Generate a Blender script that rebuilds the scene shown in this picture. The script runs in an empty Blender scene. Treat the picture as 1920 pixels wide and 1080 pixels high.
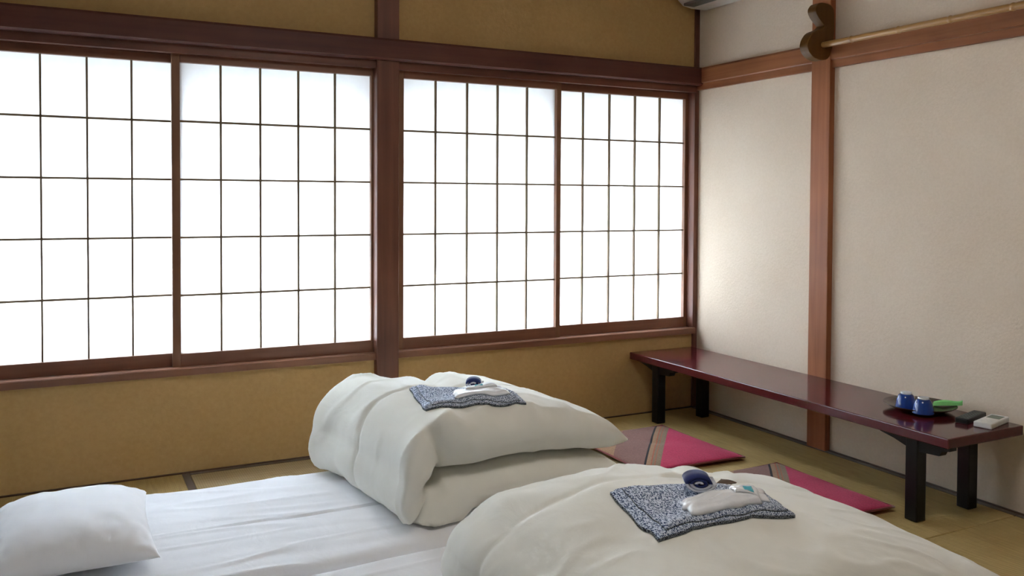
import bpy, bmesh, math, random
import numpy as np
from mathutils import Vector, Matrix, noise
from mathutils.bvhtree import BVHTree

random.seed(7)
S = bpy.context.scene
COL = S.collection

# ------------------------------------------------------------------ camera
cam_d = bpy.data.cameras.new('camera')
cam = bpy.data.objects.new('camera', cam_d); COL.objects.link(cam); S.camera = cam
YAW, PITCH, ROLL, FPX, PPY = 0.4749, 0.02494, 0.0049, 1632.38, 415.36
fw = Vector((math.sin(YAW)*math.cos(PITCH), math.cos(YAW)*math.cos(PITCH), -math.sin(PITCH)))
rt = Vector((math.cos(YAW), -math.sin(YAW), 0)); up = rt.cross(fw)
r2 = math.cos(ROLL)*rt + math.sin(ROLL)*up
u2 = -math.sin(ROLL)*rt + math.cos(ROLL)*up
M = Matrix((( r2.x, u2.x, -fw.x), (r2.y, u2.y, -fw.y), (r2.z, u2.z, -fw.z))).to_4x4()
M.translation = Vector((-3.0964, -3.7964, 1.1360))
cam.matrix_world = M
cam_d.sensor_width = 36.0; cam_d.lens = FPX/1920*36.0
cam_d.shift_y = -(540-PPY)/1920.0
cam_d.clip_start = 0.02

# ------------------------------------------------------------------ sky, exposure
W = bpy.data.worlds.new('overcast_sky'); S.world = W; W.use_nodes = True
bg = W.node_tree.nodes['Background']
bg.inputs[0].default_value = (0.79, 0.92, 1.06, 1); bg.inputs[1].default_value = 40.0
S.view_settings.view_transform = 'Standard'; S.view_settings.look = 'None'
S.view_settings.gamma = 1.0; S.view_settings.use_curve_mapping = False
S.view_settings.exposure = 0.82
LAMP = 9.0          # emission of the ceiling lamp's diffuser
S.cycles.max_bounces = 10; S.cycles.diffuse_bounces = 6; S.cycles.transmission_bounces = 8
S.cycles.sample_clamp_indirect = 0.0

# ------------------------------------------------------------------ materials
def new_mat(name):
    m = bpy.data.materials.new(name); m.use_nodes = True
    nt = m.node_tree; b = nt.nodes['Principled BSDF']
    return m, nt, b
def N(nt, t, **kw):
    n = nt.nodes.new(t)
    for k, v in kw.items(): setattr(n, k, v)
    return n
def ramp(nt, stops):
    r = N(nt, 'ShaderNodeValToRGB'); e = r.color_ramp.elements
    while len(e) < len(stops): e.new(0.5)
    for i, (p, c) in enumerate(stops):
        e[i].position = p; e[i].color = (*c, 1)
    return r
def coords(nt, scale=(1, 1, 1), kind='Object', rot=(0, 0, 0)):
    tc = N(nt, 'ShaderNodeTexCoord'); mp = N(nt, 'ShaderNodeMapping')
    mp.inputs['Scale'].default_value = scale; mp.inputs['Rotation'].default_value = rot
    nt.links.new(tc.outputs[kind], mp.inputs[0]); return mp
def bump(nt, b, src, strength, dist=0.01):
    bp = N(nt, 'ShaderNodeBump'); bp.inputs['Strength'].default_value = strength
    bp.inputs['Distance'].default_value = dist
    nt.links.new(src, bp.inputs['Height']); nt.links.new(bp.outputs[0], b.inputs['Normal'])
def spec(b, rough, s=0.5):
    b.inputs['Roughness'].default_value = rough
    b.inputs['Specular IOR Level'].default_value = s

def wood(name, c1, c2, axis=0, rough=0.42, s=0.4):
    m, nt, b = new_mat(name)
    sc = [34, 34, 34]; sc[axis] = 1.3
    mp = coords(nt, sc)
    n1 = N(nt, 'ShaderNodeTexNoise'); n1.inputs['Scale'].default_value = 1.0
    n1.inputs['Detail'].default_value = 6; n1.inputs['Distortion'].default_value = 0.6
    nt.links.new(mp.outputs[0], n1.inputs['Vector'])
    mp2 = coords(nt, (3, 3, 3)); n2 = N(nt, 'ShaderNodeTexNoise'); n2.inputs['Scale'].default_value = 1.0
    nt.links.new(mp2.outputs[0], n2.inputs['Vector'])
    ad = N(nt, 'ShaderNodeMath', operation='ADD'); nt.links.new(n1.outputs[0], ad.inputs[0]); nt.links.new(n2.outputs[0], ad.inputs[1])
    hf = N(nt, 'ShaderNodeMath', operation='MULTIPLY'); nt.links.new(ad.outputs[0], hf.inputs[0]); hf.inputs[1].default_value = 0.5
    r = ramp(nt, [(0.34, c1), (0.64, c2)])
    nt.links.new(hf.outputs[0], r.inputs[0]); nt.links.new(r.outputs[0], b.inputs['Base Color'])
    bump(nt, b, n1.outputs[0], 0.12, 0.003); spec(b, rough, s)
    return m

def plaster(name, c1, c2, scale=60, bs=0.25, rough=0.9):
    m, nt, b = new_mat(name); mp = coords(nt)
    n1 = N(nt, 'ShaderNodeTexNoise'); n1.inputs['Scale'].default_value = scale; n1.inputs['Detail'].default_value = 8
    n2 = N(nt, 'ShaderNodeTexNoise'); n2.inputs['Scale'].default_value = 2.2
    nt.links.new(mp.outputs[0], n1.inputs['Vector']); nt.links.new(mp.outputs[0], n2.inputs['Vector'])
    mx = N(nt, 'ShaderNodeMath', operation='ADD'); nt.links.new(n1.outputs[0], mx.inputs[0]); nt.links.new(n2.outputs[0], mx.inputs[1])
    hf = N(nt, 'ShaderNodeMath', operation='MULTIPLY'); nt.links.new(mx.outputs[0], hf.inputs[0]); hf.inputs[1].default_value = 0.5
    r = ramp(nt, [(0.35, c1), (0.65, c2)]); nt.links.new(hf.outputs[0], r.inputs[0])
    nt.links.new(r.outputs[0], b.inputs['Base Color'])
    bump(nt, b, n1.outputs[0], bs, 0.004); spec(b, rough, 0.15)
    return m

def cloth(name, c1, c2, weave=420, bs=0.15, wr=0.5, rough=0.9, sheen=0.25):
    m, nt, b = new_mat(name); mp = coords(nt)
    n1 = N(nt, 'ShaderNodeTexNoise'); n1.inputs['Scale'].default_value = 9; n1.inputs['Detail'].default_value = 5
    n1.inputs['Distortion'].default_value = 0.8
    n2 = N(nt, 'ShaderNodeTexNoise'); n2.inputs['Scale'].default_value = weave
    nt.links.new(mp.outputs[0], n1.inputs['Vector']); nt.links.new(mp.outputs[0], n2.inputs['Vector'])
    r = ramp(nt, [(0.3, c1), (0.7, c2)]); nt.links.new(n1.outputs[0], r.inputs[0])
    nt.links.new(r.outputs[0], b.inputs['Base Color'])
    ml = N(nt, 'ShaderNodeMath', operation='MULTIPLY'); nt.links.new(n2.outputs[0], ml.inputs[0]); ml.inputs[1].default_value = 0.05
    ad = N(nt, 'ShaderNodeMath', operation='ADD'); nt.links.new(n1.outputs[0], ad.inputs[0]); nt.links.new(ml.outputs[0], ad.inputs[1])
    bump(nt, b, ad.outputs[0], wr, 0.008); spec(b, rough, 0.2)
    b.inputs['Sheen Weight'].default_value = sheen
    return m

def plain(name, c, rough=0.5, s=0.5, metal=0.0):
    m, nt, b = new_mat(name)
    mp = coords(nt); n = N(nt, 'ShaderNodeTexNoise'); n.inputs['Scale'].default_value = 30
    nt.links.new(mp.outputs[0], n.inputs['Vector'])
    r = ramp(nt, [(0.3, tuple(x*0.93 for x in c)), (0.7, tuple(min(1, x*1.05) for x in c))])
    nt.links.new(n.outputs[0], r.inputs[0]); nt.links.new(r.outputs[0], b.inputs['Base Color'])
    spec(b, rough, s); b.inputs['Metallic'].default_value = metal
    return m

WD1, WD2 = (0.10, 0.036, 0.022), (0.20, 0.075, 0.042)  # window wall timber: right wall's wood with backlit shade put into the colour
m_woodx = wood('shaded_red_brown_wood_x', WD1, WD2, 0)
m_woodn = wood('shaded_beam_wood', (0.075, 0.024, 0.017), (0.125, 0.044, 0.028), 0, 0.5, 0.3)  # same wood again, the beam's deeper shade mixed into its colour
m_woody = wood('red_brown_wood_y', (0.20, 0.068, 0.028), (0.36, 0.135, 0.055), 1)
m_woodz = wood('shaded_red_brown_wood_z', WD1, WD2, 2)
m_post = wood('orange_brown_post_wood', (0.24, 0.083, 0.034), (0.40, 0.145, 0.060), 2, 0.5, 0.25)
m_sash = wood('sash_wood', (0.17, 0.075, 0.038), (0.27, 0.125, 0.062), 2)
m_sashx = wood('sash_wood_x', (0.17, 0.070, 0.038), (0.27, 0.115, 0.062), 0)
m_lattice = wood('lattice_wood', (0.16, 0.11, 0.065), (0.24, 0.17, 0.10), 2, 0.7, 0.2)
m_darkstrip = wood('dark_floor_strip_wood', (0.05, 0.025, 0.012), (0.09, 0.045, 0.02), 0)
m_ochre = plaster('ochre_sand_plaster', (0.48, 0.305, 0.12), (0.55, 0.355, 0.148))
m_beige = plaster('pale_beige_wall_covering', (0.70, 0.575, 0.445), (0.76, 0.635, 0.505), 110, 0.35)
m_ceil = wood('ceiling_board_wood', (0.42, 0.36, 0.29), (0.50, 0.44, 0.36), 0, 0.6)
m_white = plaster('grey_wall_paper', (0.30, 0.30, 0.30), (0.35, 0.35, 0.35))
m_binding = cloth('dark_brown_binding_cloth', (0.075, 0.045, 0.022), (0.11, 0.066, 0.034), 500, wr=0.1)
m_duvet = cloth('unbleached_cotton', (0.77, 0.75, 0.67), (0.81, 0.79, 0.71), 500, wr=0.30)
m_sheet = cloth('white_cotton_sheet', (0.84, 0.85, 0.88), (0.88, 0.89, 0.92), 500, wr=0.30)
m_pillow = cloth('white_pillow_cotton', (0.89, 0.90, 0.93), (0.92, 0.93, 0.95), 500, wr=0.2)
m_lacq = plain('dark_red_lacquer', (0.085, 0.012, 0.016), 0.12, 0.6)
m_black = plain('black_lacquer', (0.006, 0.006, 0.007), 0.32, 0.3)
m_tray = plain('dark_brown_lacquer_tray', (0.035, 0.022, 0.016), 0.22, 0.5)
m_blue = plain('cobalt_glaze', (0.012, 0.05, 0.26), 0.12, 0.6)
m_foot = plain('white_porcelain', (0.75, 0.77, 0.80), 0.25, 0.5)
m_green = plain('green_paper', (0.24, 0.66, 0.20), 0.55, 0.3)
m_remw = plain('white_plastic', (0.72, 0.71, 0.69), 0.45, 0.4)
m_remb = plain('black_plastic', (0.02, 0.022, 0.022), 0.4, 0.4)
m_remk = plain('grey_rubber_key', (0.16, 0.18, 0.17), 0.6, 0.3)
m_lcd = plain('grey_green_display', (0.20, 0.26, 0.22), 0.2, 0.5)
m_ac = plain('ivory_plastic', (0.62, 0.58, 0.52), 0.45, 0.4)
m_acd = plain('dark_vent_plastic', (0.10, 0.09, 0.08), 0.6, 0.3)
m_bamboo = wood('golden_bamboo', (0.34, 0.175, 0.055), (0.48, 0.27, 0.09), 1, 0.3, 0.5)
m_hook = wood('dark_honey_carved_wood', (0.085, 0.036, 0.006), (0.13, 0.058, 0.010), 2, 0.5, 0.25)
m_navy = cloth('navy_sash_cloth', (0.016, 0.025, 0.11), (0.03, 0.045, 0.17), 500, wr=0.15)
m_whitec = cloth('white_sash_cloth', (0.74, 0.75, 0.80), (0.80, 0.81, 0.86), 500, wr=0.2)
m_teal = plain('teal_print', (0.10, 0.50, 0.62), 0.5, 0.3)
m_tag = plain('brown_woven_tag', (0.10, 0.060, 0.035), 0.8, 0.2)
m_brass = plain('aged_brass', (0.45, 0.30, 0.12), 0.35, 0.5, 0.8)

# towel in a clear bag: white cloth with a glossy film on it
m_towel = cloth('towel_in_clear_film', (0.78, 0.79, 0.82), (0.86, 0.87, 0.89), 120, wr=0.6, rough=0.55, sheen=0)
m_towel.node_tree.nodes['Principled BSDF'].inputs['Coat Weight'].default_value = 0.6
m_towel.node_tree.nodes['Principled BSDF'].inputs['Coat Roughness'].default_value = 0.15

# paper of the screens: lets daylight through, scattered
m_paper = bpy.data.materials.new('screen_paper'); m_paper.use_nodes = True
nt = m_paper.node_tree; nt.nodes.remove(nt.nodes['Principled BSDF'])
_mp = coords(nt, (25, 25, 25)); _n = N(nt, 'ShaderNodeTexNoise'); _n.inputs['Scale'].default_value = 1.0
nt.links.new(_mp.outputs[0], _n.inputs['Vector'])
_r = ramp(nt, [(0.3, (0.84, 0.86, 0.87)), (0.7, (0.88, 0.89, 0.90))]); nt.links.new(_n.outputs[0], _r.inputs[0])
_t = N(nt, 'ShaderNodeBsdfTranslucent'); _d = N(nt, 'ShaderNodeBsdfDiffuse'); _m = N(nt, 'ShaderNodeMixShader')
nt.links.new(_r.outputs[0], _t.inputs[0]); nt.links.new(_r.outputs[0], _d.inputs[0])
_m.inputs[0].default_value = 0.45
nt.links.new(_t.outputs[0], _m.inputs[1]); nt.links.new(_d.outputs[0], _m.inputs[2])
nt.links.new(_m.outputs[0], nt.nodes['Material Output'].inputs[0])

def tatami_mat_material(name, axis, c1, c2):
    # rush weave: fine ribs along the mat, darker warp lines across it
    m, nt, b = new_mat(name)
    sc = [90, 90, 90]; sc[axis] = 8
    mp = coords(nt, sc); n1 = N(nt, 'ShaderNodeTexNoise'); n1.inputs['Scale'].default_value = 1; n1.inputs['Detail'].default_value = 3
    nt.links.new(mp.outputs[0], n1.inputs['Vector'])
    w = N(nt, 'ShaderNodeTexWave', wave_type='BANDS', bands_direction='XYZ'[axis])
    w.inputs['Scale'].default_value = 34; w.inputs['Distortion'].default_value = 0.4
    mp2 = coords(nt); nt.links.new(mp2.outputs[0], w.inputs['Vector'])
    w2 = N(nt, 'ShaderNodeTexWave', wave_type='BANDS', bands_direction='XYZ'[1-axis])
    w2.inputs['Scale'].default_value = 45; nt.links.new(mp2.outputs[0], w2.inputs['Vector'])
    r = ramp(nt, [(0.3, c1), (0.7, c2)]); nt.links.new(n1.outputs[0], r.inputs[0])
    mx = N(nt, 'ShaderNodeMixRGB', blend_type='MULTIPLY'); mx.inputs[0].default_value = 0.16
    nt.links.new(r.outputs[0], mx.inputs[1]); nt.links.new(w.outputs[0], mx.inputs[2])
    nt.links.new(mx.outputs[0], b.inputs['Base Color'])
    ad = N(nt, 'ShaderNodeMath', operation='ADD'); nt.links.new(w2.outputs[1], ad.inputs[0]); nt.links.new(w.outputs[1], ad.inputs[1])
    bump(nt, b, ad.outputs[0], 0.25, 0.002); spec(b, 0.55, 0.35)
    return m
m_tatx = tatami_mat_material('rush_weave_along_x', 0, (0.46, 0.35, 0.18), (0.56, 0.44, 0.24))
m_taty = tatami_mat_material('rush_weave_along_y', 1, (0.45, 0.32, 0.12), (0.56, 0.41, 0.16))

def yukata_material(name):
    m, nt, b = new_mat(name)
    mp = coords(nt, (170, 62, 170), rot=(0, 0, 0.5))
    v = N(nt, 'ShaderNodeTexVoronoi'); v.inputs['Scale'].default_value = 2.2
    nt.links.new(mp.outputs[0], v.inputs['Vector'])
    r = ramp(nt, [(0.40, (0.035, 0.06, 0.14)), (0.55, (0.60, 0.66, 0.76))]); nt.links.new(v.outputs[0], r.inputs[0])
    nt.links.new(r.outputs[0], b.inputs['Base Color'])
    n = N(nt, 'ShaderNodeTexNoise'); n.inputs['Scale'].default_value = 14; nt.links.new(coords(nt).outputs[0], n.inputs['Vector'])
    bump(nt, b, n.outputs[0], 0.5, 0.006); spec(b, 0.9, 0.2)
    return m
m_yukata = yukata_material('navy_white_speckled_cotton')
m_yuktrim = yukata_material('navy_speckled_hem')
for e, c in zip(m_yuktrim.node_tree.nodes['Color Ramp'].color_ramp.elements, ((0.008, 0.010, 0.02, 1), (0.22, 0.25, 0.28, 1))): e.color = c

def cushion_material(name):
    # crimson half, mauve half and a striped band on the diagonal between them
    m, nt, b = new_mat(name)
    tc = N(nt, 'ShaderNodeTexCoord'); sp = N(nt, 'ShaderNodeSeparateXYZ'); nt.links.new(tc.outputs['Object'], sp.inputs[0])
    d = N(nt, 'ShaderNodeMath', operation='SUBTRACT'); nt.links.new(sp.outputs[0], d.inputs[0])
    k = N(nt, 'ShaderNodeMath', operation='MULTIPLY'); nt.links.new(sp.outputs[1], k.inputs[0]); k.inputs[1].default_value = 0.86
    nt.links.new(k.outputs[0], d.inputs[1])                       # x - 0.86 y
    ad = N(nt, 'ShaderNodeMath', operation='ADD'); nt.links.new(d.outputs[0], ad.inputs[0]); ad.inputs[1].default_value = 0.5
    crim, crim2 = (0.54, 0.048, 0.115), (0.57, 0.053, 0.125)
    tan, mauve, orange, orange2, grey, blk = (0.36, 0.22, 0.13), (0.25, 0.135, 0.115), (0.40, 0.13, 0.07), (0.36, 0.15, 0.09), (0.26, 0.19, 0.125), (0.015, 0.015, 0.02)
    r = ramp(nt, [(0.0, tan), (0.28, mauve), (0.465, mauve), (0.466, blk), (0.478, tan), (0.502, orange), (0.511, grey), (0.520, orange2), (0.530, grey), (0.556, crim), (1.0, crim2)])
    r.color_ramp.interpolation = 'CONSTANT'
    nt.links.new(ad.outputs[0], r.inputs[0])
    n = N(nt, 'ShaderNodeTexNoise'); n.inputs['Scale'].default_value = 160; n.inputs['Detail'].default_value = 4
    nt.links.new(tc.outputs['Object'], n.inputs['Vector'])
    mx = N(nt, 'ShaderNodeMixRGB', blend_type='MULTIPLY'); mx.inputs[0].default_value = 0.55
    rr = ramp(nt, [(0.3, (0.55, 0.55, 0.55)), (0.65, (1, 1, 1))]); nt.links.new(n.outputs[0], rr.inputs[0])
    nt.links.new(r.outputs[0], mx.inputs[1]); nt.links.new(rr.outputs[0], mx.inputs[2])
    nt.links.new(mx.outputs[0], b.inputs['Base Color'])
    bump(nt, b, n.outputs[0], 0.3, 0.003); spec(b, 0.95, 0.1); b.inputs['Sheen Weight'].default_value = 0.1
    return m
m_cush = cushion_material('crimson_and_mauve_striped_cushion_cloth')
m_cushedge = cloth('dark_red_piping', (0.16, 0.03, 0.03), (0.22, 0.05, 0.045), 500, wr=0.1)

# ------------------------------------------------------------------ mesh helpers
def org(o):
    p = Vector((0, 0, 0))
    while o is not None: p += o.location; o = o.parent
    return p
def tag(o, label=None, cat=None, group=None, kind=None):
    if label: o['label'] = label
    if cat: o['category'] = cat
    if group: o['group'] = group
    if kind: o['kind'] = kind
    return o
def mk(name, verts, faces, mat, parent=None, origin=None, smooth=False, mats=None, midx=None):
    """one mesh object from world-space vertices; origin defaults to base centre"""
    vs = np.array(verts, dtype=float)
    if origin is None:
        lo, hi = vs.min(0), vs.max(0); origin = ((lo[0]+hi[0])/2, (lo[1]+hi[1])/2, lo[2])
    vs = vs - np.array(origin)
    me = bpy.data.meshes.new(name); me.from_pydata(vs.tolist(), [], [list(f) for f in faces]); me.update()
    for m in (mats or [mat]): me.materials.append(m)
    if midx is not None: me.polygons.foreach_set('material_index', midx)
    if smooth: me.polygons.foreach_set('use_smooth', [True]*len(me.polygons))
    o = bpy.data.objects.new(name, me); COL.objects.link(o)
    o.parent = parent
    o.location = Vector(origin) - (org(parent) if parent else Vector((0, 0, 0)))
    return o
def empty(name, loc):
    o = bpy.data.objects.new(name, None); COL.objects.link(o); o.location = loc; o.empty_display_size = 0.05
    return o
def from_bm(name, bm, mat, parent=None, origin=None, smooth=False):
    bm.verts.index_update()
    v = [tuple(x.co) for x in bm.verts]; f = [[q.index for q in p.verts] for p in bm.faces]; bm.free()
    return mk(name, v, f, mat, parent, origin, smooth)
def add_box(bm, a, b, bev=0.0, seg=2):
    a, b = Vector(a), Vector(b); c = (a+b)/2; d = b-a
    r = bmesh.ops.create_cube(bm, size=1.0, matrix=Matrix.Translation(c) @ Matrix.Diagonal((abs(d.x), abs(d.y), abs(d.z), 1)))
    if bev > 0:
        es = {e for v in r['verts'] for e in v.link_edges}
        bmesh.ops.bevel(bm, geom=list(es), offset=bev, segments=seg, affect='EDGES', profile=0.5)
def box(name, a, b, mat, parent=None, bev=0.002, origin=None, seg=2):
    bm = bmesh.new(); add_box(bm, a, b, bev, seg)
    return from_bm(name, bm, mat, parent, origin)
def prism(name, poly, axis, lo, hi, mat, parent=None, bev=0.0, origin=None):
    """polygon in the two other axes, extruded along axis"""
    oth = [i for i in range(3) if i != axis]
    bm = bmesh.new(); rings = []
    for t in (lo, hi):
        r = []
        for p in poly:
            c = [0, 0, 0]; c[oth[0]], c[oth[1]] = p; c[axis] = t; r.append(bm.verts.new(c))
        rings.append(r)
    n = len(poly)
    bm.faces.new(rings[0]); bm.faces.new(rings[1][::-1])
    for i in range(n): bm.faces.new((rings[0][i], rings[1][i], rings[1][(i+1) % n], rings[0][(i+1) % n]))
    bmesh.ops.recalc_face_normals(bm, faces=bm.faces)
    if bev:
        es = [e for e in bm.edges if abs(e.verts[0].co[axis]-e.verts[1].co[axis]) < 1e-6]
        bmesh.ops.bevel(bm, geom=es, offset=bev, segments=2, affect='EDGES', profile=0.5)
    return from_bm(name, bm, mat, parent, origin)
def lathe(name, prof, c, mat, parent=None, n=40, mats=None, split=None, origin=None):
    v, f, mi = [], [], []
    for (r, z) in prof:
        for i in range(n):
            a = 2*math.pi*i/n; v.append((c[0]+r*math.cos(a), c[1]+r*math.sin(a), c[2]+z))
    for j in range(len(prof)-1):
        for i in range(n): f.append((j*n+i, j*n+(i+1) % n, (j+1)*n+(i+1) % n, (j+1)*n+i))
    f.append(tuple(range(n))[::-1]); f.append(tuple((len(prof)-1)*n+i for i in range(n)))
    return mk(name, v, f, mat, parent, origin or tuple(c), smooth=True)
def tube(name, pts, rads, mat, parent=None, n=20, origin=None):
    v, f = [], []
    P = [Vector(p) for p in pts]
    for j, p in enumerate(P):
        t = (P[min(j+1, len(P)-1)]-P[max(j-1, 0)]).normalized()
        a = t.orthogonal().normalized() if j == 0 else (a - t*a.dot(t)).normalized()
        b = t.cross(a)
        for i in range(n):
            g = 2*math.pi*i/n; v.append(tuple(p + rads[j]*(math.cos(g)*a+math.sin(g)*b)))
    for j in range(len(P)-1):
        for i in range(n): f.append((j*n+i, j*n+(i+1) % n, (j+1)*n+(i+1) % n, (j+1)*n+i))
    f.append(tuple(range(n))[::-1]); f.append(tuple((len(P)-1)*n+i for i in range(n)))
    return mk(name, v, f, mat, parent, origin, smooth=True)
def nz(x, y, z): return noise.noise(Vector((x, y, z)))

# ------------------------------------------------------------------ room shell
X0, Y0, H = -3.62, -4.70, 2.46           # left wall, wall behind the camera, ceiling height
def struct(o, label, cat): return tag(o, label, cat, kind='structure')

floor = struct(box('floor', (X0-0.1, Y0-0.1, -0.12), (0.1, 0.12, -0.055), m_darkstrip, bev=0),
               'tatami floor of woven rush mats under the bedding', 'floor')
HERI = 0.030
def mat_piece(x0, x1, y0, y1, axis):
    """a tatami mat with its rush facing and cloth bindings along the two long sides"""
    g = 0.0012
    t = box('tatami_mat', (x0+g, y0+g, -0.055), (x1-g, y1-g, 0.0), m_tatx if axis == 0 else m_taty, floor, bev=0.003)
    if axis == 0:
        for a, b in ((y0+g, y0+HERI), (y1-HERI, y1-g)): box('edge_binding', (x0+g, a, -0.02), (x1-g, b, 0.0012), m_binding, t, bev=0.0006)
    else:
        for a, b in ((x0+g, x0+HERI), (x1-HERI, x1-g)): box('edge_binding', (a, y0+g, -0.02), (b, y1-g, 0.0012), m_binding, t, bev=0.0006)
XS = -0.925
mat_piece(XS, 0.0-0.012, -1.85, -0.012, 1)
mat_piece(XS, 0.0-0.012, -3.69, -1.85, 1)
for k in range(2):
    mat_piece(-2.645, XS, -0.925*(k+1), -0.925*k-(0.012 if k == 0 else 0), 0)
for k in range(2, 4):
    mat_piece(-2.645, XS, -0.925*(k+1), -0.925*k, 0)
mat_piece(X0+0.012, -2.645, -1.85, -0.012, 1)
mat_piece(X0+0.012, -2.645, -3.69, -1.85, 1)
mat_piece(X0+0.012, -1.82, Y0+0.012, -3.70, 0); mat_piece(-1.82, -0.012, Y0+0.012, -3.70, 0)

# plaster of the window wall: below the sill, above the beam, left of the bays
bm = bmesh.new()
add_box(bm, (X0-0.1, 0, -0.05), (0.1, 0.12, 0.41)); add_box(bm, (X0-0.1, 0, 1.75), (0.1, 0.12, H))
add_box(bm, (X0-0.1, 0, 0.41), (X0+0.03, 0.12, 1.75))
struct(from_bm('wall_back', bm, m_ochre), 'ochre sand plastered wall around the paper screen windows', 'wall')
struct(box('wall_right', (0.0, Y0-0.1, -0.05), (0.1, 0.0, H), m_beige, bev=0), 'pale beige textured wall behind the long low bench', 'wall')
struct(box('wall_left', (X0-0.1, Y0-0.1, -0.05), (X0, 0.0, H), m_white, bev=0), 'grey papered wall on the pillow side of the room', 'wall')
struct(box('wall_front', (X0, Y0-0.1, -0.05), (0.0, Y0, H), m_white, bev=0), 'grey papered wall facing the paper screen windows', 'wall')
ceiling = struct(box('ceiling', (X0-0.1, Y0-0.1, H), (0.1, 0.12, H+0.05), m_ceil, bev=0), 'wooden board ceiling over the whole room', 'ceiling')

# thin dark strips where the mats meet the walls
struct(box('baseboard_back', (X0, -0.012, -0.05), (-0.012, 0.0, 0.004), m_darkstrip, bev=0.001), 'thin dark wood strip between mats and ochre wall', 'baseboard')
struct(box('baseboard_right', (-0.012, Y0, -0.05), (0.0, 0.0, 0.004), m_darkstrip, bev=0.001), 'thin dark wood strip between mats and beige wall', 'baseboard')

# window wall timber
PX0, PX1 = -1.847, -1.742                  # the post between the two bays
struct(box('trim_1', (PX0, -0.04, 0.0), (PX1, 0.10, H), m_woodz, bev=0.004), 'square reddish wooden post between the two window bays', 'post')
nag = [(-0.062, 1.768), (-0.062, 1.846), (-0.056, 1.856), (0.0, 1.856), (0.0, 1.760), (-0.052, 1.760)]
struct(prism('trim_2', nag, 0, X0, -0.006, m_woodn), 'broad beam running above the paper screens, coloured dark for shade', 'beam')
def kamoi(name, x0, x1, lab):
    pr = [(-0.022, 1.726), (-0.022, 1.762), (0.10, 1.762), (0.10, 1.726), (0.078, 1.726), (0.078, 1.738), (0.050, 1.738), (0.050, 1.726),
          (0.044, 1.726), (0.044, 1.738), (0.014, 1.738), (0.014, 1.726)]
    return struct(prism(name, pr, 0, x0, x1, m_woodx), lab, 'track')
kamoi('trim_3', PX1, -0.03, 'grooved head track above the screens nearest the bench')
kamoi('trim_4', X0+0.03, PX0, 'grooved head track above the screens nearest the pillow')
def sill(name, x0, x1, lab):
    pr = [(-0.024, 0.408), (-0.024, 0.436), (-0.020, 0.440), (0.013, 0.440), (0.013, 0.437), (0.10, 0.437), (0.10, 0.408)]
    return struct(prism(name, pr, 0, x0, x1, m_sashx), lab, 'sill')
sill('trim_5', PX1, -0.022, 'brown window sill right of the central post')
sill('trim_6', X0+0.03, PX0, 'brown window sill left of the central post')
struct(box('trim_7', (-0.030, -0.010, 0.0), (0.0, 0.10, H), m_woodz, bev=0.002), 'slim corner post where the two walls meet, coloured dark for shade', 'post')
struct(box('trim_8', (X0, -0.03, 0.0), (X0+0.05, 0.10, H), m_woodz, bev=0.003), 'corner post at the pillow end of the window wall', 'post')

# right wall timber
struct(box('trim_9', (-0.032, -0.955, 0.0), (0.0, -0.845, H), m_post, bev=0.003), 'orange brown post on the beige wall behind the bench', 'post')
struct(box('trim_10', (-0.032, -2.865, 0.0), (0.0, -2.755, H), m_post, bev=0.003), 'second orange brown post on the beige wall nearer the viewer', 'post')
def rail(name, y0, y1, lab):
    pr = [(0.0, 1.856), (-0.022, 1.856), (-0.029, 1.846), (-0.029, 1.776), (-0.024, 1.772), (-0.018, 1.772), (-0.018, 1.738), (0.0, 1.738)]
    return struct(prism(name, pr, 1, y0, y1, m_woody), lab, 'beam')
rail('trim_11', -0.845, -0.004, 'short orange brown rail between corner and wall post')
rail('trim_12', -2.755, -0.955, 'long orange brown rail under the bamboo pole')
rail('trim_13', Y0, -2.865, 'orange brown rail beyond the second wall post')

# ------------------------------------------------------------------ paper screens
PW, ZB, ZT, RP = 0.163, 0.4925, 1.6940, 0.2403
def screen(n, xp, yf, sl, sr, label):
    """a sliding screen: xp = left edge of the paper field, yf = room face of the frame, sl/sr = stile widths"""
    x1 = xp+5*PW; d = 0.028
    w = struct(empty('window_%d' % n, ((xp+x1)/2, yf+d/2, 0.437)), label, 'paper screen')
    z0, z1 = 0.4372, 1.736
    box('stile', (xp-sl, yf, z0), (xp, yf+d, z1), m_sash, w, 0.002); box('stile', (x1, yf, z0), (x1+sr, yf+d, z1), m_sash, w, 0.002)
    box('bottom_rail', (xp, yf, z0), (x1, yf+d, ZB), m_sashx, w, 0.002); box('top_rail', (xp, yf, ZT), (x1, yf+d, z1), m_sashx, w, 0.002)
    yb = yf+0.010; yp = yf+0.0235
    for i in range(1, 5): box('upright_bar', (xp+i*PW-0.0038, yb, ZB), (xp+i*PW+0.0038, yp, ZT), m_lattice, w, 0)
    for j in range(1, 5):
        z = ZB+j*RP; box('cross_bar', (xp, yb+0.002, z-0.0042), (x1, yp, z+0.0042), m_lattice, w, 0)
    for i in range(5):
        for j in range(5):
            a, b = xp+i*PW, xp+(i+1)*PW; c, e = ZB+j*RP, (ZT if j == 4 else ZB+(j+1)*RP)
            ex = 0.004
            mk('paper_pane', [(a-(ex if i == 0 else 0), yp, c-(ex if j == 0 else 0)), (b+(ex if i == 4 else 0), yp, c-(ex if j == 0 else 0)),
                              (b+(ex if i == 4 else 0), yp, e+(ex if j == 4 else 0)), (a-(ex if i == 0 else 0), yp, e+(ex if j == 4 else 0))],
               [(0, 1, 2, 3)], m_paper, w)
    return w
screen(1, -3.503, 0.047, 0.050, 0.030, 'paper screen above the pillow, leftmost of the four')
screen(2, -2.672, 0.015, 0.032, 0.022, 'front paper screen just left of the square post')
screen(3, -1.700, 0.015, 0.040, 0.026, 'front paper screen just right of the square post')
screen(4, -0.864, 0.047, 0.030, 0.022, 'paper screen nearest the corner above the bench')

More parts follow.
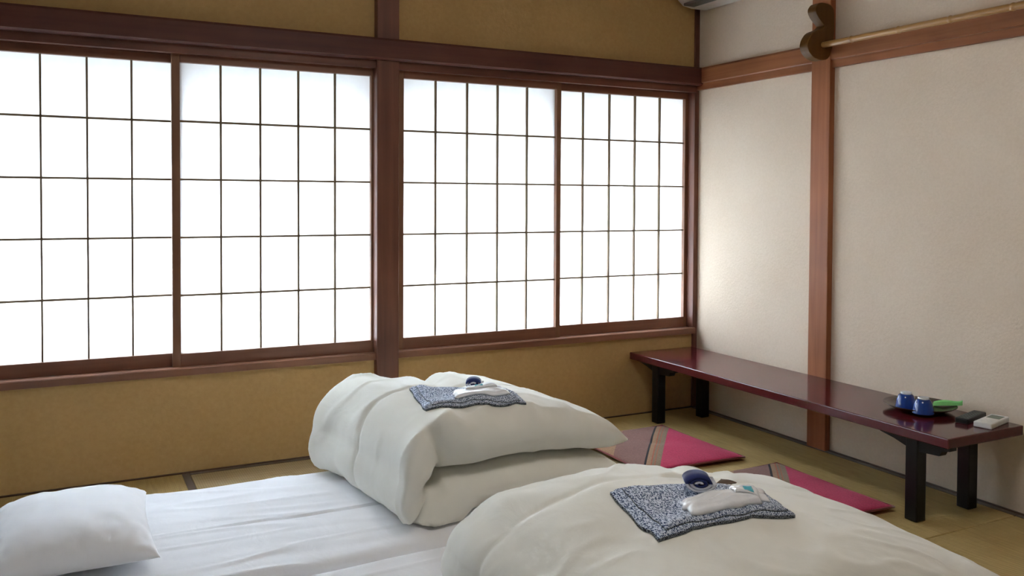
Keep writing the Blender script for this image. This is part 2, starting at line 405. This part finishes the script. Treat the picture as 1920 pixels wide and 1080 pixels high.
# outside, unseen: eave added to grey the top panes, ground made dark
struct(prism('added_eave', [(0.12, 1.78), (0.12, 1.86), (2.75, 1.57), (2.75, 1.51)], 0, X0-4.0, 4.0, m_darkstrip),
       'unseen sloping eave added outside to shade the top panes', 'eave')
m_out = plain('darkened_unseen_ground', (0.040, 0.038, 0.034), 0.9, 0.2)  # low tone chosen so little light bounces up to the paper
struct(box('ground', (-30, 0.13, -0.75), (30, 40, -0.6), m_out, bev=0), 'unseen ground outside the windows, made dark to dim the paper', 'ground')

# ------------------------------------------------------------------ ceiling lamp (above the frame)
lamp = tag(empty('ceiling_lamp', (-1.82, -2.3, H)), 'square wooden framed ceiling lamp over the middle of the room', 'lamp')
m_lamp = bpy.data.materials.new('lit_lamp_diffuser'); m_lamp.use_nodes = True
_b = m_lamp.node_tree.nodes['Principled BSDF']
_b.inputs['Base Color'].default_value = (0.8, 0.8, 0.78, 1)
_b.inputs['Emission Color'].default_value = (1.0, 0.96, 0.90, 1); _b.inputs['Emission Strength'].default_value = LAMP
lx, ly = -1.82, -2.3
box('diffuser', (lx-0.24, ly-0.24, H-0.11), (lx+0.24, ly+0.24, H-0.02), m_lamp, lamp, 0.006)
for a, b in (((-0.26, -0.26), (0.26, -0.24)), ((-0.26, 0.24), (0.26, 0.26)), ((-0.26, -0.24), (-0.24, 0.24)), ((0.24, -0.24), (0.26, 0.24))):
    box('frame_bar', (lx+a[0], ly+a[1], H-0.05), (lx+b[0], ly+b[1], H), m_woodx, lamp, 0.002)

# ------------------------------------------------------------------ air conditioner in the corner, above the rail
ac = tag(empty('air_conditioner', (-0.1, -0.43, 2.14)), 'ivory wall air conditioner high in the corner', 'air conditioner')
AZ = 2.165
prof = [(-0.002, AZ+0.29), (-0.185, AZ+0.29), (-0.205, AZ+0.26), (-0.205, AZ+0.09), (-0.19, AZ+0.04), (-0.15, AZ+0.008), (-0.10, AZ), (-0.002, AZ)]
prism('body', prof, 1, -0.80, -0.045, m_ac, ac, bev=0.012)
box('louver', (-0.185, -0.75, AZ-0.002), (-0.115, -0.10, AZ+0.012), m_acd, ac, 0.003)

# ------------------------------------------------------------------ bedding
def mattress(x0, x1, y0, y1, h, label, seed, creases):
    nx, ny = 150, 110; v, f = [], []
    def top(i, j):
        u, w = i/nx, j/ny; x = x0+(x1-x0)*u; y = y0+(y1-y0)*w
        e = min(u*(x1-x0), (1-u)*(x1-x0), w*(y1-y0), (1-w)*(y1-y0))
        r = 0.05; k = 1.0 if e >= r else math.sqrt(max(0.0, 1-(1-e/r)**2))
        z = h*(0.5+0.5*k) + 0.004*nz(x*4+seed, y*4, 0) + 0.0035*nz(x*2.2+seed, y*16, 3) + 0.004*max(0, 1-abs(nz(x*1.2+seed, y*7+x, 8))*9)
        for (cx0, cy0, cx1, cy1, dep, wd) in creases:
            t = (x-cx0)/(cx1-cx0)
            if 0 <= t <= 1:
                yc = cy0+(cy1-cy0)*t; dd = (y-yc)/wd
                z += -dep*math.exp(-dd*dd) + (dep*0.8 if 0 < dd < 3 else 0)*math.exp(-(dd-1.2)**2)
        return (x+0.006*nz(y*3+seed, 1, 2), y+0.008*nz(x*3+seed, 5, 2), z)
    for j in range(ny+1):
        for i in range(nx+1): v.append(top(i, j))
    for j in range(ny):
        for i in range(nx):
            a = j*(nx+1)+i; f.append((a, a+1, a+nx+2, a+nx+1))
    # skirt
    ring = [i for i in range(nx+1)] + [j*(nx+1)+nx for j in range(1, ny+1)] + [ny*(nx+1)+i for i in range(nx-1, -1, -1)] + [j*(nx+1) for j in range(ny-1, 0, -1)]
    cx, cy = (x0+x1)/2, (y0+y1)/2
    b = len(v)
    for k in ring:
        x, y, z = v[k]; v.append((cx+(x-cx)*0.995, cy+(y-cy)*0.99, 0.0025))
    n = len(ring)
    for k in range(n): f.append((ring[k], b+k, b+(k+1) % n, ring[(k+1) % n]))
    f.append(tuple(b+k for k in range(n)))
    o = mk('futon_mattress', v, f, m_sheet, None, (cx, cy, 0.0025), smooth=True)
    return tag(o, label, 'mattress', 'white futon mattresses')
MH = 0.10
mat1 = mattress(-3.50, -1.30, -1.382, -0.505, MH, 'white sheeted futon mattress with the pillow, nearer the windows', 3,
                [(-3.5, -0.93, -1.3, -1.02, 0.004, 0.006)])
mat2 = mattress(-3.48, -1.22, -2.32, -1.392, MH, 'white sheeted futon mattress under the nearer folded duvet', 11, [])

def duvet(name, cx, cy, rot, L, D, zb, hb, ht, label, P):
    """a thick quilt folded over once: a C in section, swept across its width, tapering to a seam all round"""
    zc_b = hb; zc_t = 2*hb+ht*0.97
    rc = (zc_t-zc_b)/2; zm = (zc_t+zc_b)/2
    sq = P.get('squash', 0.68)                       # the quilt is pressed thinner round the fold
    xb = -L/2+rc+ht*sq
    short = P.get('short', 0.03)
    lb = L/2-short-xb; larc = math.pi*rc; lt = L/2-xb
    tot = lb+larc+lt
    ns, nv = 220, 110
    ca, sa = math.cos(rot), math.sin(rot)
    sd = P['seed']
    rows = []
    for side in (1, -1):
        g = []
        for i in range(ns+1):
            s = i/ns
            s = (0.5-0.5*math.cos(math.pi*s))*0.35+s*0.65
            q = s*tot
            if q < lb:
                c = (L/2-short-q, zc_b); n = (0, -1); bend = 0; near = max(0, 1-(lb-q)/0.12)
            elif q < lb+larc:
                t = (q-lb)/larc; a = -math.pi/2-math.pi*t
                c = (xb+rc*math.cos(a), zm+rc*math.sin(a)); n = (math.cos(a), math.sin(a)); bend = math.sin(math.pi*t); near = 1
            else:
                c = (xb+(q-lb-larc), zc_t); n = (0, 1); bend = 0; near = max(0, 1-(q-lb-larc)/0.12)
            near = near*near*(3-2*near)
            w = min(1, max(0, (q-lb)/larc)); w = w*w*(3-2*w)
            h = (hb+(ht-hb)*w)*(1-(1-sq)*bend)
            de = min(q, tot-q); el = P.get('el', 0.1) if q > tot/2 else 0.09
            ge = 1.0 if de >= el else (max(0.0, 1-(1-de/el)**2.0))**0.5
            pv = P.get('pv', 5.0)+near*P.get('sharp', 6.0)
            pe = P.get('pe', 0.5)
            row = []
            for j in range(nv+1):
                vv = -math.cos(math.pi*j/nv); vv = 0.6*vv+0.4*(2*j/nv-1)
                av = abs(vv)
                fv = max(0.0, 1-av**pv)**pe
                fi = max(0.0, 1-av**P.get('pvi', 6.5))**0.6
                hh = h*fv*ge
                if side < 0: hh = h*1.0*fi*ge if bend == 0 else min(h*fi*ge, rc*0.97)
                flare = near*P.get('flare', 0.05)*av**9
                if 0 < q-lb < larc*0.5: flare += P.get('foot', 0.03)*math.sin(2*math.pi*(q-lb)/larc)*ge
                x = c[0]+n[0]*(side*hh+flare); z = c[1]+n[1]*(side*hh+flare)
                y = vv*D/2
                y *= 1-0.04*(1-ge)**2
                if bend > 0 and vv < 0:               # the quilt's edge tucked in where it turns
                    e6 = max(0.0, (av-0.55)/0.45)**2*P.get('tuck', 0.0)
                    k1 = math.exp(-((t-0.20)/0.045)**2); k2 = math.exp(-((t-0.86)/0.05)**2); k3 = math.exp(-((t-0.52)/0.17)**2)
                    y += e6*(0.060*k1+0.045*k2-0.022*k3)
                    x -= n[0]*e6*0.03*(k1+0.6*k2); z -= n[1]*e6*0.03*(k1+0.6*k2)
                if q > lb+larc: tt = (q-lb-larc)/lt
                else: tt = 0
                amp = 0.010*(0.3+fv)
                px_, py_, pz_ = x+sd, y, z
                d = amp*nz(px_*4.2, py_*4.2, pz_*4.2+side*3)+0.5*amp*nz(px_*9, py_*9, pz_*9+5)
                # folds running in from the long seams, slanting along the quilt
                pk = math.exp(-((1-av)/P.get('pkw', 0.30))**2)
                rg = 1-abs(nz((q+0.35*abs(y))*9.0+sd, y*1.6, side+sd))*3.2
                d += pk*(0.25+0.75*fv)*P.get('pucker', 0.010)*max(-0.3, rg)
                d += P.get('crease', 0.004)*fv*max(0.0, 1-abs(nz(px_*5+y*3, y*6-px_*2, sd))*7)*(0.4+0.6*pk)
                if side > 0:
                    for (v0, dep, wd) in P.get('grooves', ()):       # quilting seams along the sheet
                        d -= dep*math.exp(-((vv-v0-0.03*math.sin(q*6))/wd)**2)
                if w > 0.98 and side > 0:
                    for (dx, dy, dep, rx, ry) in P.get('dips', ()):
                        d -= dep*math.exp(-((x-dx)/rx)**2-((y-dy)/ry)**2)
                    for (gx0, gy0, gx1, gy1, dep, wd) in P.get('valleys', ()):
                        ex, ey = gx1-gx0, gy1-gy0; l2 = ex*ex+ey*ey
                        tq = max(0, min(1, ((x-gx0)*ex+(y-gy0)*ey)/l2))
                        dd = math.hypot(x-gx0-tq*ex, y-gy0-tq*ey)
                        d -= dep*math.exp(-(dd/wd)**2)*(1-0.75*tq)
                if side < 0: d *= 0.35
                x += n[0]*d*side; z += n[1]*d*side
                kx = max(0.0, (x-P['tx'])/(L/2-P['tx']))
                z *= 1-P['thin']*kx**P.get('tp', 1.4)
                kl = min(1.0, max(0.0, (P.get('lx', -9)-x)/0.3))
                z *= 1-P.get('lthin', 0)*kl*kl
                z = max(z, 0.004)
                row.append((cx+x*ca-y*sa, cy+x*sa+y*ca, zb+z))
            g.append(row)
        rows.append(g)
    v, f, idx = [], [], {}
    for k in (0, 1):
        for i in range(ns+1):
            for j in range(nv+1):
                bd = i in (0, ns) or j in (0, nv)
                if k == 1 and bd: idx[(k, i, j)] = idx[(0, i, j)]; continue
                idx[(k, i, j)] = len(v); v.append(rows[k][i][j])
    for k in (0, 1):
        for i in range(ns):
            for j in range(nv):
                q = [idx[(k, i, j)], idx[(k, i, j+1)], idx[(k, i+1, j+1)], idx[(k, i+1, j)]]
                f.append(q if k == 0 else q[::-1])
    o = mk(name, v, f, m_duvet, None, (cx, cy, zb), smooth=True)
    tag(o, label, 'duvet', 'folded cream duvets')
    return o, BVHTree.FromPolygons([Vector(p) for p in v], [tuple(q) for q in f])

duv1, bvh1 = duvet('folded_duvet', -1.757, -0.855, math.radians(7), 0.90, 0.78, MH+0.006, 0.074, 0.097,
    'cream duvet folded over itself, nearer the windows', dict(seed=1.3, pucker=0.015, crease=0.009, tx=0.02, thin=0.36, tp=1.5, pv=5.0, el=0.15, flare=0.055, foot=0.045, tuck=1.0,
    grooves=[(0.12, 0.010, 0.03)], dips=[(-0.15, -0.14, 0.014, 0.17, 0.16)], valleys=[(-0.03, 0.42, -0.06, 0.0, 0.05, 0.045)]))
duv2, bvh2 = duvet('folded_duvet', -1.675, -2.15, math.radians(-2), 1.13, 0.92, MH+0.006, 0.067, 0.087,
    'cream duvet folded over itself, nearest the viewer with a brown tag', dict(seed=6.1, pucker=0.008, crease=0.010, tx=-0.05, thin=0.44, tp=1.3, pv=4.0, el=0.10, sharp=1.0, flare=0.02, lx=-0.18, lthin=0.28,
    grooves=[(0.45, 0.006, 0.03)], dips=[(-0.10, -0.05, 0.014, 0.20, 0.18)], valleys=[(0.30, 0.46, 0.10, 0.1, 0.022, 0.03), (0.16, 0.46, 0.05, 0.2, 0.02, 0.025)]))

def pillow():
    cx, cy, rot, a, b, zb = -3.085, -0.945, math.radians(-1), 0.222, 0.295, MH+0.006
    n = 64; v, f, idx = [], [], {}
    for k in (0, 1):
        for i in range(n+1):
            for j in range(n+1):
                u = -math.cos(math.pi*i/n); w = -math.cos(math.pi*j/n)
                u = 0.5*u+0.5*(2*i/n-1); w = 0.5*w+0.5*(2*j/n-1)
                pin = 1-0.07*(1-u*u)*w*w*w*w; pin2 = 1-0.07*(1-w*w)*u*u*u*u
                x = a*u*pin2; y = b*w*pin
                t = (max(0, 1-abs(u)**2.6)*max(0, 1-abs(w)**2.6))**0.5
                wr = 0.010*(1-t)*nz(u*7, w*7, 2.0)+0.006*nz(u*3, w*3, 7.0)*t
                z = 0.040+0.095*t+wr if k == 0 else 0.040-0.036*t+wr*0.2
                if not (k == 1 and (i in (0, n) or j in (0, n))):
                    idx[(k, i, j)] = len(v)
                    v.append((cx+x*math.cos(rot)-y*math.sin(rot), cy+x*math.sin(rot)+y*math.cos(rot), zb+max(0.0, z)))
                else: idx[(k, i, j)] = idx[(0, i, j)]
    for k in (0, 1):
        for i in range(n):
            for j in range(n):
                q = [idx[(k, i, j)], idx[(k, i+1, j)], idx[(k, i+1, j+1)], idx[(k, i, j+1)]]
                f.append(q if k == 0 else q[::-1])
    return tag(mk('pillow', v, f, m_pillow, None, (cx, cy, zb), smooth=True), 'plump white pillow at the head of the futon', 'pillow')
pillow()

# ------------------------------------------------------------------ cloth laid on the duvets
def top_z(bvh, x, y):
    h = bvh.ray_cast(Vector((x, y, 3)), Vector((0, 0, -1)))
    return h[0].z if h[0] is not None else 0.1
def draped(name, quad, bvhs, off, th, mat, parent=None, n=26, m=26, wob=0.0, seed=0.0, bulge=0.0, mats=None, soft=0.0):
    """a soft slab over a quad of xy corners, following what lies under it"""
    A, B, C, Dq = [Vector((*p, 0)) for p in quad]
    def sup(x, y): return max(top_z(b, x, y) for b in bvhs)
    topv, botv = [], []
    for j in range(m+1):
        for i in range(n+1):
            u, w = i/n, j/m
            p = (A*(1-u)+B*u)*(1-w)+(Dq*(1-u)+C*u)*w
            px, py = p.x, p.y
            if wob:
                px += wob*nz(u*4+seed, w*4, 1.0); py += wob*nz(u*4, w*4+seed, 4.0)
            z0 = sup(px, py)
            if soft:
                z0 = 0.5*z0+0.125*sum(sup(px+dx, py+dy) for dx, dy in ((soft, 0), (-soft, 0), (0, soft), (0, -soft)))
                z0 = max(z0, sup(px, py))
            e = min(u, 1-u, w, 1-w); k = min(1, e/0.08); k = math.sqrt(max(0, 1-(1-k)**2))
            zz = z0+off+th*(0.45+0.55*k)+bulge*math.sin(math.pi*u)*math.sin(math.pi*w)+0.35*th*nz(u*6+seed, w*6, 9.0)*k
            topv.append((px, py, zz)); botv.append((px, py, z0+off))
    v = topv+botv; f = []; o = len(topv)
    for j in range(m):
        for i in range(n):
            a = j*(n+1)+i; f.append((a, a+1, a+n+2, a+n+1)); f.append((o+a, o+a+n+1, o+a+n+2, o+a+1))
    rim0 = len(f)
    ring = [i for i in range(n+1)]+[j*(n+1)+n for j in range(1, m+1)]+[m*(n+1)+i for i in range(n-1, -1, -1)]+[j*(n+1) for j in range(m-1, 0, -1)]
    L = len(ring)
    for k in range(L): f.append((ring[k], o+ring[k], o+ring[(k+1) % L], ring[(k+1) % L]))
    midx = None
    if mats: midx = [0]*rim0+[1]*(len(f)-rim0)
    ob = mk(name, v, f, mat, parent, None, smooth=True, mats=mats, midx=midx)
    return ob, BVHTree.FromPolygons([Vector(p) for p in v], [tuple(q) for q in f])
def shrink(quad, du0, du1, dw0, dw1):
    A, B, C, Dq = [Vector(p) for p in quad]
    def at(u, w):
        p = (A*(1-u)+B*u)*(1-w)+(Dq*(1-u)+C*u)*w; return (p.x, p.y)
    return [at(du0, dw0), at(1-du1, dw0), at(1-du1, 1-dw1), at(du0, 1-dw1)]

def coil(name, c, ax, rx, rz, wid, turns, parent=None):
    """rolled-up sash: a flattened spiral band, navy and white by turn"""
    ax = Vector((ax[0], ax[1], 0)).normalized(); sd = Vector((-ax.y, ax.x, 0))
    v, f, mi = [], [], []; n = 40; T = int(turns*n); th = 0.80/turns
    for i in range(T+1):
        a = 2*math.pi*i/n; k0 = 0.20+0.80*(i/T)
        for kk in (k0, k0-0.75*th):
            for wv in (-wid/2, wid/2):
                p = Vector(c)+sd*(rx*kk*math.cos(a))+ax*(wv)+Vector((0, 0, rz*kk*math.sin(a)+rz)); v.append(tuple(p))
    for i in range(T):
        a = 4*i; b = a+4
        for q in ((a, a+1, b+1, b), (a+2, b+2, b+3, a+3), (a, b, b+2, a+2), (a+1, a+3, b+3, b+1)):
            f.append(q); mi.append((1, 0, 0, 1, 0, 1)[min(5, 2*i//n)] if turns < 4 else (i//n) % 2)
    o = mk(name, v, f, None, parent, tuple(c), smooth=True, mats=[m_navy, m_whitec], midx=mi)
    return o

def robe_set(quad, bvh, tw_quad, coil_xy, coil_ax, pk_quad, which, coil_r):
    base, b1 = draped('folded_yukata', quad, [bvh], 0.0015, 0.016, m_yukata, None, 34, 34, 0.006, 1.0+len(which), mats=[m_yukata, m_yuktrim], soft=0.03)
    tag(base, 'navy and white speckled yukata folded on the duvet '+which, 'yukata', 'folded yukata on the duvets')
    fl, b2 = draped('folded_layer', shrink(quad, 0.06, 0.05, 0.03, 0.06), [b1], -0.002, 0.012, m_yukata, base, 28, 28, 0.004, 4.0, mats=[m_yukata, m_yuktrim])
    B = [bvh, b1, b2]
    tw, b3 = draped('wrapped_towel', tw_quad, B, 0.001, 0.011, m_towel, None, 26, 20, 0.008, 2.0, bulge=0.004, soft=0.03)
    tag(tw, 'white towel in clear film on the yukata '+which, 'towel', 'wrapped towels on the yukata')
    pk, b4 = draped('film_packet', pk_quad, B+[b3], 0.001, 0.006, m_towel, None, 20, 12, 0.006, 5.0, bulge=0.003)
    tag(pk, 'thin white film packet beside the towel '+which, 'packet', 'film packets on the yukata')
    mark, _ = draped('printed_band', shrink(pk_quad, 0.30, 0.45, 0.1, 0.55), [b4], 0.0006, 0.0006, m_teal, pk, 6, 4)
    z = max(top_z(b, coil_xy[0], coil_xy[1]) for b in B)
    sash = coil('rolled_sash', (coil_xy[0], coil_xy[1], z+0.001), coil_ax, coil_r[0], coil_r[1], coil_r[2], 3.0)
    tag(sash, 'navy and white striped sash rolled up on the yukata '+which, 'sash', 'rolled sashes on the yukata')

robe_set([(-2.04, -1.13), (-1.69, -1.175), (-1.70, -0.97), (-2.0, -0.865)], bvh1,
         [(-1.93, -1.115), (-1.735, -1.140), (-1.735, -1.045), (-1.90, -1.025)], (-1.80, -0.985), (-0.45, -0.9),
         [(-1.87, -1.07), (-1.76, -1.09), (-1.75, -1.04), (-1.85, -1.02)], 'near the windows', (0.034, 0.021, 0.05))
robe_set([(-1.955, -2.28), (-1.555, -2.28), (-1.515, -2.145), (-1.905, -2.015)], bvh2,
         [(-1.850, -2.262), (-1.645, -2.265), (-1.60, -2.195), (-1.825, -2.185)], (-1.735, -2.142), (-0.5, -0.86),
         [(-1.70, -2.235), (-1.60, -2.245), (-1.56, -2.175), (-1.66, -2.160)], 'nearest the viewer', (0.040, 0.0215, 0.06))
tg, _ = draped('sewn_tag', [(-1.520, -1.955), (-1.494, -1.988), (-1.450, -1.960), (-1.470, -1.918)], [bvh2], 0.001, 0.0015, m_tag, duv2, 8, 8)
tag(tg, 'small brown woven tag')

# ------------------------------------------------------------------ floor cushions
def cushion(x0, x1, y0, y1, label):
    cx, cy = (x0+x1)/2, (y0+y1)/2; a, b = (x1-x0)/2, (y1-y0)/2; n = 56; h = 0.026; v, f, idx = [], [], {}
    def pt(u, w):
        return cx+a*u*(1-0.035*(1-w*w)*u*u), cy+b*w*(1-0.035*(1-u*u)*w*w)
    for k in (0, 1):
        for i in range(n+1):
            for j in range(n+1):
                u, w = 2*i/n-1, 2*j/n-1
                u = 0.6*u+0.4*math.sin(math.pi/2*u); w = 0.6*w+0.4*math.sin(math.pi/2*w)
                x, y = pt(u, w)
                t = (max(0, 1-abs(u)**3)*max(0, 1-abs(w)**3))**0.5
                dim = 0.010*math.exp(-(u*u+w*w)/0.02)
                z = 0.018+h*t-dim+0.003*nz(x*9, y*9, 1) if k == 0 else 0.018*(1-t)+0.001
                if k == 1 and (i in (0, n) or j in (0, n)): idx[(k, i, j)] = idx[(0, i, j)]
                else: idx[(k, i, j)] = len(v); v.append((x, y, z))
    for k in (0, 1):
        for i in range(n):
            for j in range(n):
                q = [idx[(k, i, j)], idx[(k, i+1, j)], idx[(k, i+1, j+1)], idx[(k, i, j+1)]]
                f.append(q if k == 0 else q[::-1])
    o = mk('floor_cushion', v, f, m_cush, None, (cx, cy, 0.001), smooth=True)
    tag(o, label, 'cushion', 'crimson floor cushions')
    pts = []
    for s0, s1 in (((-1, -1), (1, -1)), ((1, -1), (1, 1)), ((1, 1), (-1, 1)), ((-1, 1), (-1, -1))):
        for k in range(24):
            t = k/24; u, w = s0[0]+(s1[0]-s0[0])*t, s0[1]+(s1[1]-s0[1])*t
            x, y = pt(u, w); pts.append((x, y, 0.018))
    pts.append(pts[0])
    tube('piping', pts, [0.0045]*len(pts), m_cushedge, o, 8, (cx, cy, 0.012))
    return o
cushion(-0.985, -0.462, -0.905, -0.315, 'crimson and mauve floor cushion at the window end of the bench')
cushion(-0.950, -0.400, -1.625, -1.035, 'crimson and mauve floor cushion half hidden behind the nearest duvet')

# ------------------------------------------------------------------ long low bench and what stands on it
BT = 0.334
bench = tag(empty('low_bench', (-0.225, -0.94, 0.0)), 'long low dark red lacquered bench on black legs along the wall', 'bench')
box('bench_top', (-0.444, -1.872, BT-0.036), (-0.034, -0.004, BT), m_lacq, bench, 0.004, seg=3)
for yl in (-1.715, -0.205):
    for xl in (-0.402, -0.118):
        w = 0.025
        box('leg', (xl-w, yl-w, 0.0012), (xl+w, yl+w, BT-0.036), m_black, bench, 0.004)
        if xl > -0.3: continue
        cor = [(yl-0.145, BT-0.037), (yl-0.145, BT-0.050), (yl-0.115, BT-0.056), (yl-0.105, BT-0.075), (yl-0.028, BT-0.080),
               (yl+0.028, BT-0.072), (yl+0.08, BT-0.056), (yl+0.14, BT-0.044), (yl+0.14, BT-0.037)]
        cor = [(min(max(p, -1.866), -0.012), q) for p, q in cor]
        prism('corbel', cor, 0, xl-0.018, xl+0.018, m_black, bench)
    box('cross_bar', (-0.374, yl-0.015, BT-0.085), (-0.146, yl+0.015, BT-0.040), m_black, bench, 0.002)

TC = (-0.165, -1.545)
tray = lathe('round_tray', [(0.085, 0.0), (0.088, 0.003), (0.092, 0.006), (0.118, 0.015), (0.131, 0.022), (0.131, 0.024), (0.116, 0.018), (0.085, 0.0095), (0.02, 0.009)],
             (TC[0], TC[1], BT+0.0005), m_tray, n=64)
tag(tray, 'round dark brown lacquer tray with two cups on the bench', 'tray')
def cup(x, y, label):
    z = BT+0.0103
    c = lathe('tea_cup', [(0.036, 0.0), (0.0385, 0.001), (0.0385, 0.004), (0.036, 0.018), (0.0315, 0.038), (0.026, 0.050), (0.021, 0.0535), (0.005, 0.0535)], (x, y, z), m_blue, n=40)
    tag(c, label, 'cup', 'upturned blue cups')
    lathe('foot_ring', [(0.0185, 0.0), (0.020, 0.001), (0.0195, 0.0075), (0.0175, 0.008), (0.0165, 0.003), (0.003, 0.002)], (x, y, z+0.0530), m_foot, c, n=32)
cup(-0.222, -1.528, 'upturned blue glazed cup on the tray, farther along the bench')
cup(-0.240, -1.618, 'upturned blue glazed cup on the tray, beside the black remote')
# green folded packet behind the cups
gz = BT+0.0128
v = []; f = []
for i in range(13):
    t = i/12; x = -0.098+0.040*t; y = -1.556-0.092*t; z0 = gz+0.0145*t
    hgt = 0.010+0.010*math.sin(math.pi*min(1, 0.15+t*0.95))+0.010*t**6; dx = 0.014*(1-0.6*t); dy = 0.006*(1-0.6*t)
    v += [(x-dx, y-dy, z0), (x-dx*0.7, y-dy*0.7, z0+hgt*0.75), (x, y, z0+hgt), (x+dx*0.9, y+dy*0.9, z0+hgt*0.7), (x+dx, y+dy, z0)]
for i in range(12):
    for k in range(5): f.append((5*i+k, 5*i+(k+1) % 5, 5*i+5+(k+1) % 5, 5*i+5+k))
f.append((4, 3, 2, 1, 0)); f.append(tuple(60+k for k in range(5)))
tag(mk('tea_packet', v, f, m_green, None, None, smooth=False), 'bright green tea packet on the tray behind the cups', 'packet')

def remote(name, c, ang, l, w, h, mat, label, keys, kmat, disp):
    root = tag(empty(name, (c[0], c[1], BT+0.0006)), label, 'remote control')
    R = Matrix.Rotation(ang, 4, 'Z'); Tm = Matrix.Translation((c[0], c[1], BT+0.0006))
    def part(nm, a, b, m, bev):
        bm = bmesh.new(); add_box(bm, a, b, bev); bmesh.ops.transform(bm, matrix=Tm @ R, verts=bm.verts)
        return from_bm(nm, bm, m, root)
    part('casing', (-l/2, -w/2, 0), (l/2, w/2, h), mat, 0.004)
    if disp: part('display', (l*0.06, -w*0.36, h-0.0005), (l*0.40, w*0.36, h+0.0006), m_lcd, 0.0003)
    for (kx, ky, sx, sy) in keys: part('key', (kx*l-sx/2, ky*w-sy/2, h-0.0005), (kx*l+sx/2, ky*w+sy/2, h+0.0015), kmat, 0.0005)
remote('remote_control', (-0.127, -1.812), math.radians(14), 0.165, 0.062, 0.020, m_remw, 'white remote control near the end of the bench',
       [(-0.30, -0.2, 0.012, 0.010), (-0.30, 0.2, 0.012, 0.010), (-0.15, 0.0, 0.014, 0.012)], m_remw, True)
remote('remote_control', (-0.132, -1.735), math.radians(14), 0.170, 0.046, 0.019, m_remb, 'black remote control between the tray and the white one',
       [(i*0.11-0.38, j*0.27, 0.009, 0.007) for i in range(7) for j in (-1, 0, 1)], m_remk, False)

# ------------------------------------------------------------------ bamboo pole on its carved bracket
def hook(y, label):
    pts = [(-0.126, 2.015), (-0.148, 1.990), (-0.148, 1.971), (-0.131, 1.947), (-0.101, 1.924), (-0.092, 1.915), (-0.111, 1.900), (-0.162, 1.881),
           (-0.187, 1.850), (-0.196, 1.819), (-0.183, 1.790), (-0.154, 1.769), (-0.115, 1.761), (-0.076, 1.766), (-0.056, 1.784), (-0.033, 1.862), (-0.033, 1.990), (-0.061, 2.013)]
    # smooth the outline
    for _ in range(2):
        q = []
        for i in range(len(pts)):
            a, b = pts[i], pts[(i+1) % len(pts)]
            q += [(0.8*a[0]+0.2*b[0], 0.8*a[1]+0.2*b[1]), (0.2*a[0]+0.8*b[0], 0.2*a[1]+0.8*b[1])]
        pts = q
    pts = [(min(a, -0.0325), b) for a, b in pts]
    h = prism('pole_bracket', pts, 1, y-0.024, y+0.024, m_hook, None, bev=0.002)
    return tag(h, label, 'bracket', 'carved pole brackets')
hook(-0.953, 'carved wooden bracket on the post behind the bench')
hook(-2.757, 'carved wooden bracket on the second post nearer the viewer')
pz, pxx = 1.829, -0.100
nodes = [-1.134, -1.370, -1.602, -1.847, -2.09, -2.33, -2.56]
pts, rads = [], []
yy = -0.9775
while yy > -2.732:
    d = min(abs(yy-q) for q in nodes); pts.append((pxx, yy, pz)); rads.append(0.0135+0.0022*math.exp(-(d/0.006)**2)-0.0010*math.exp(-((d-0.010)/0.006)**2))
    yy -= 0.004
pole = tube('bamboo_pole', pts, rads, m_bamboo, None, 20)
tag(pole, 'golden bamboo pole held along the wall above the bench', 'pole')
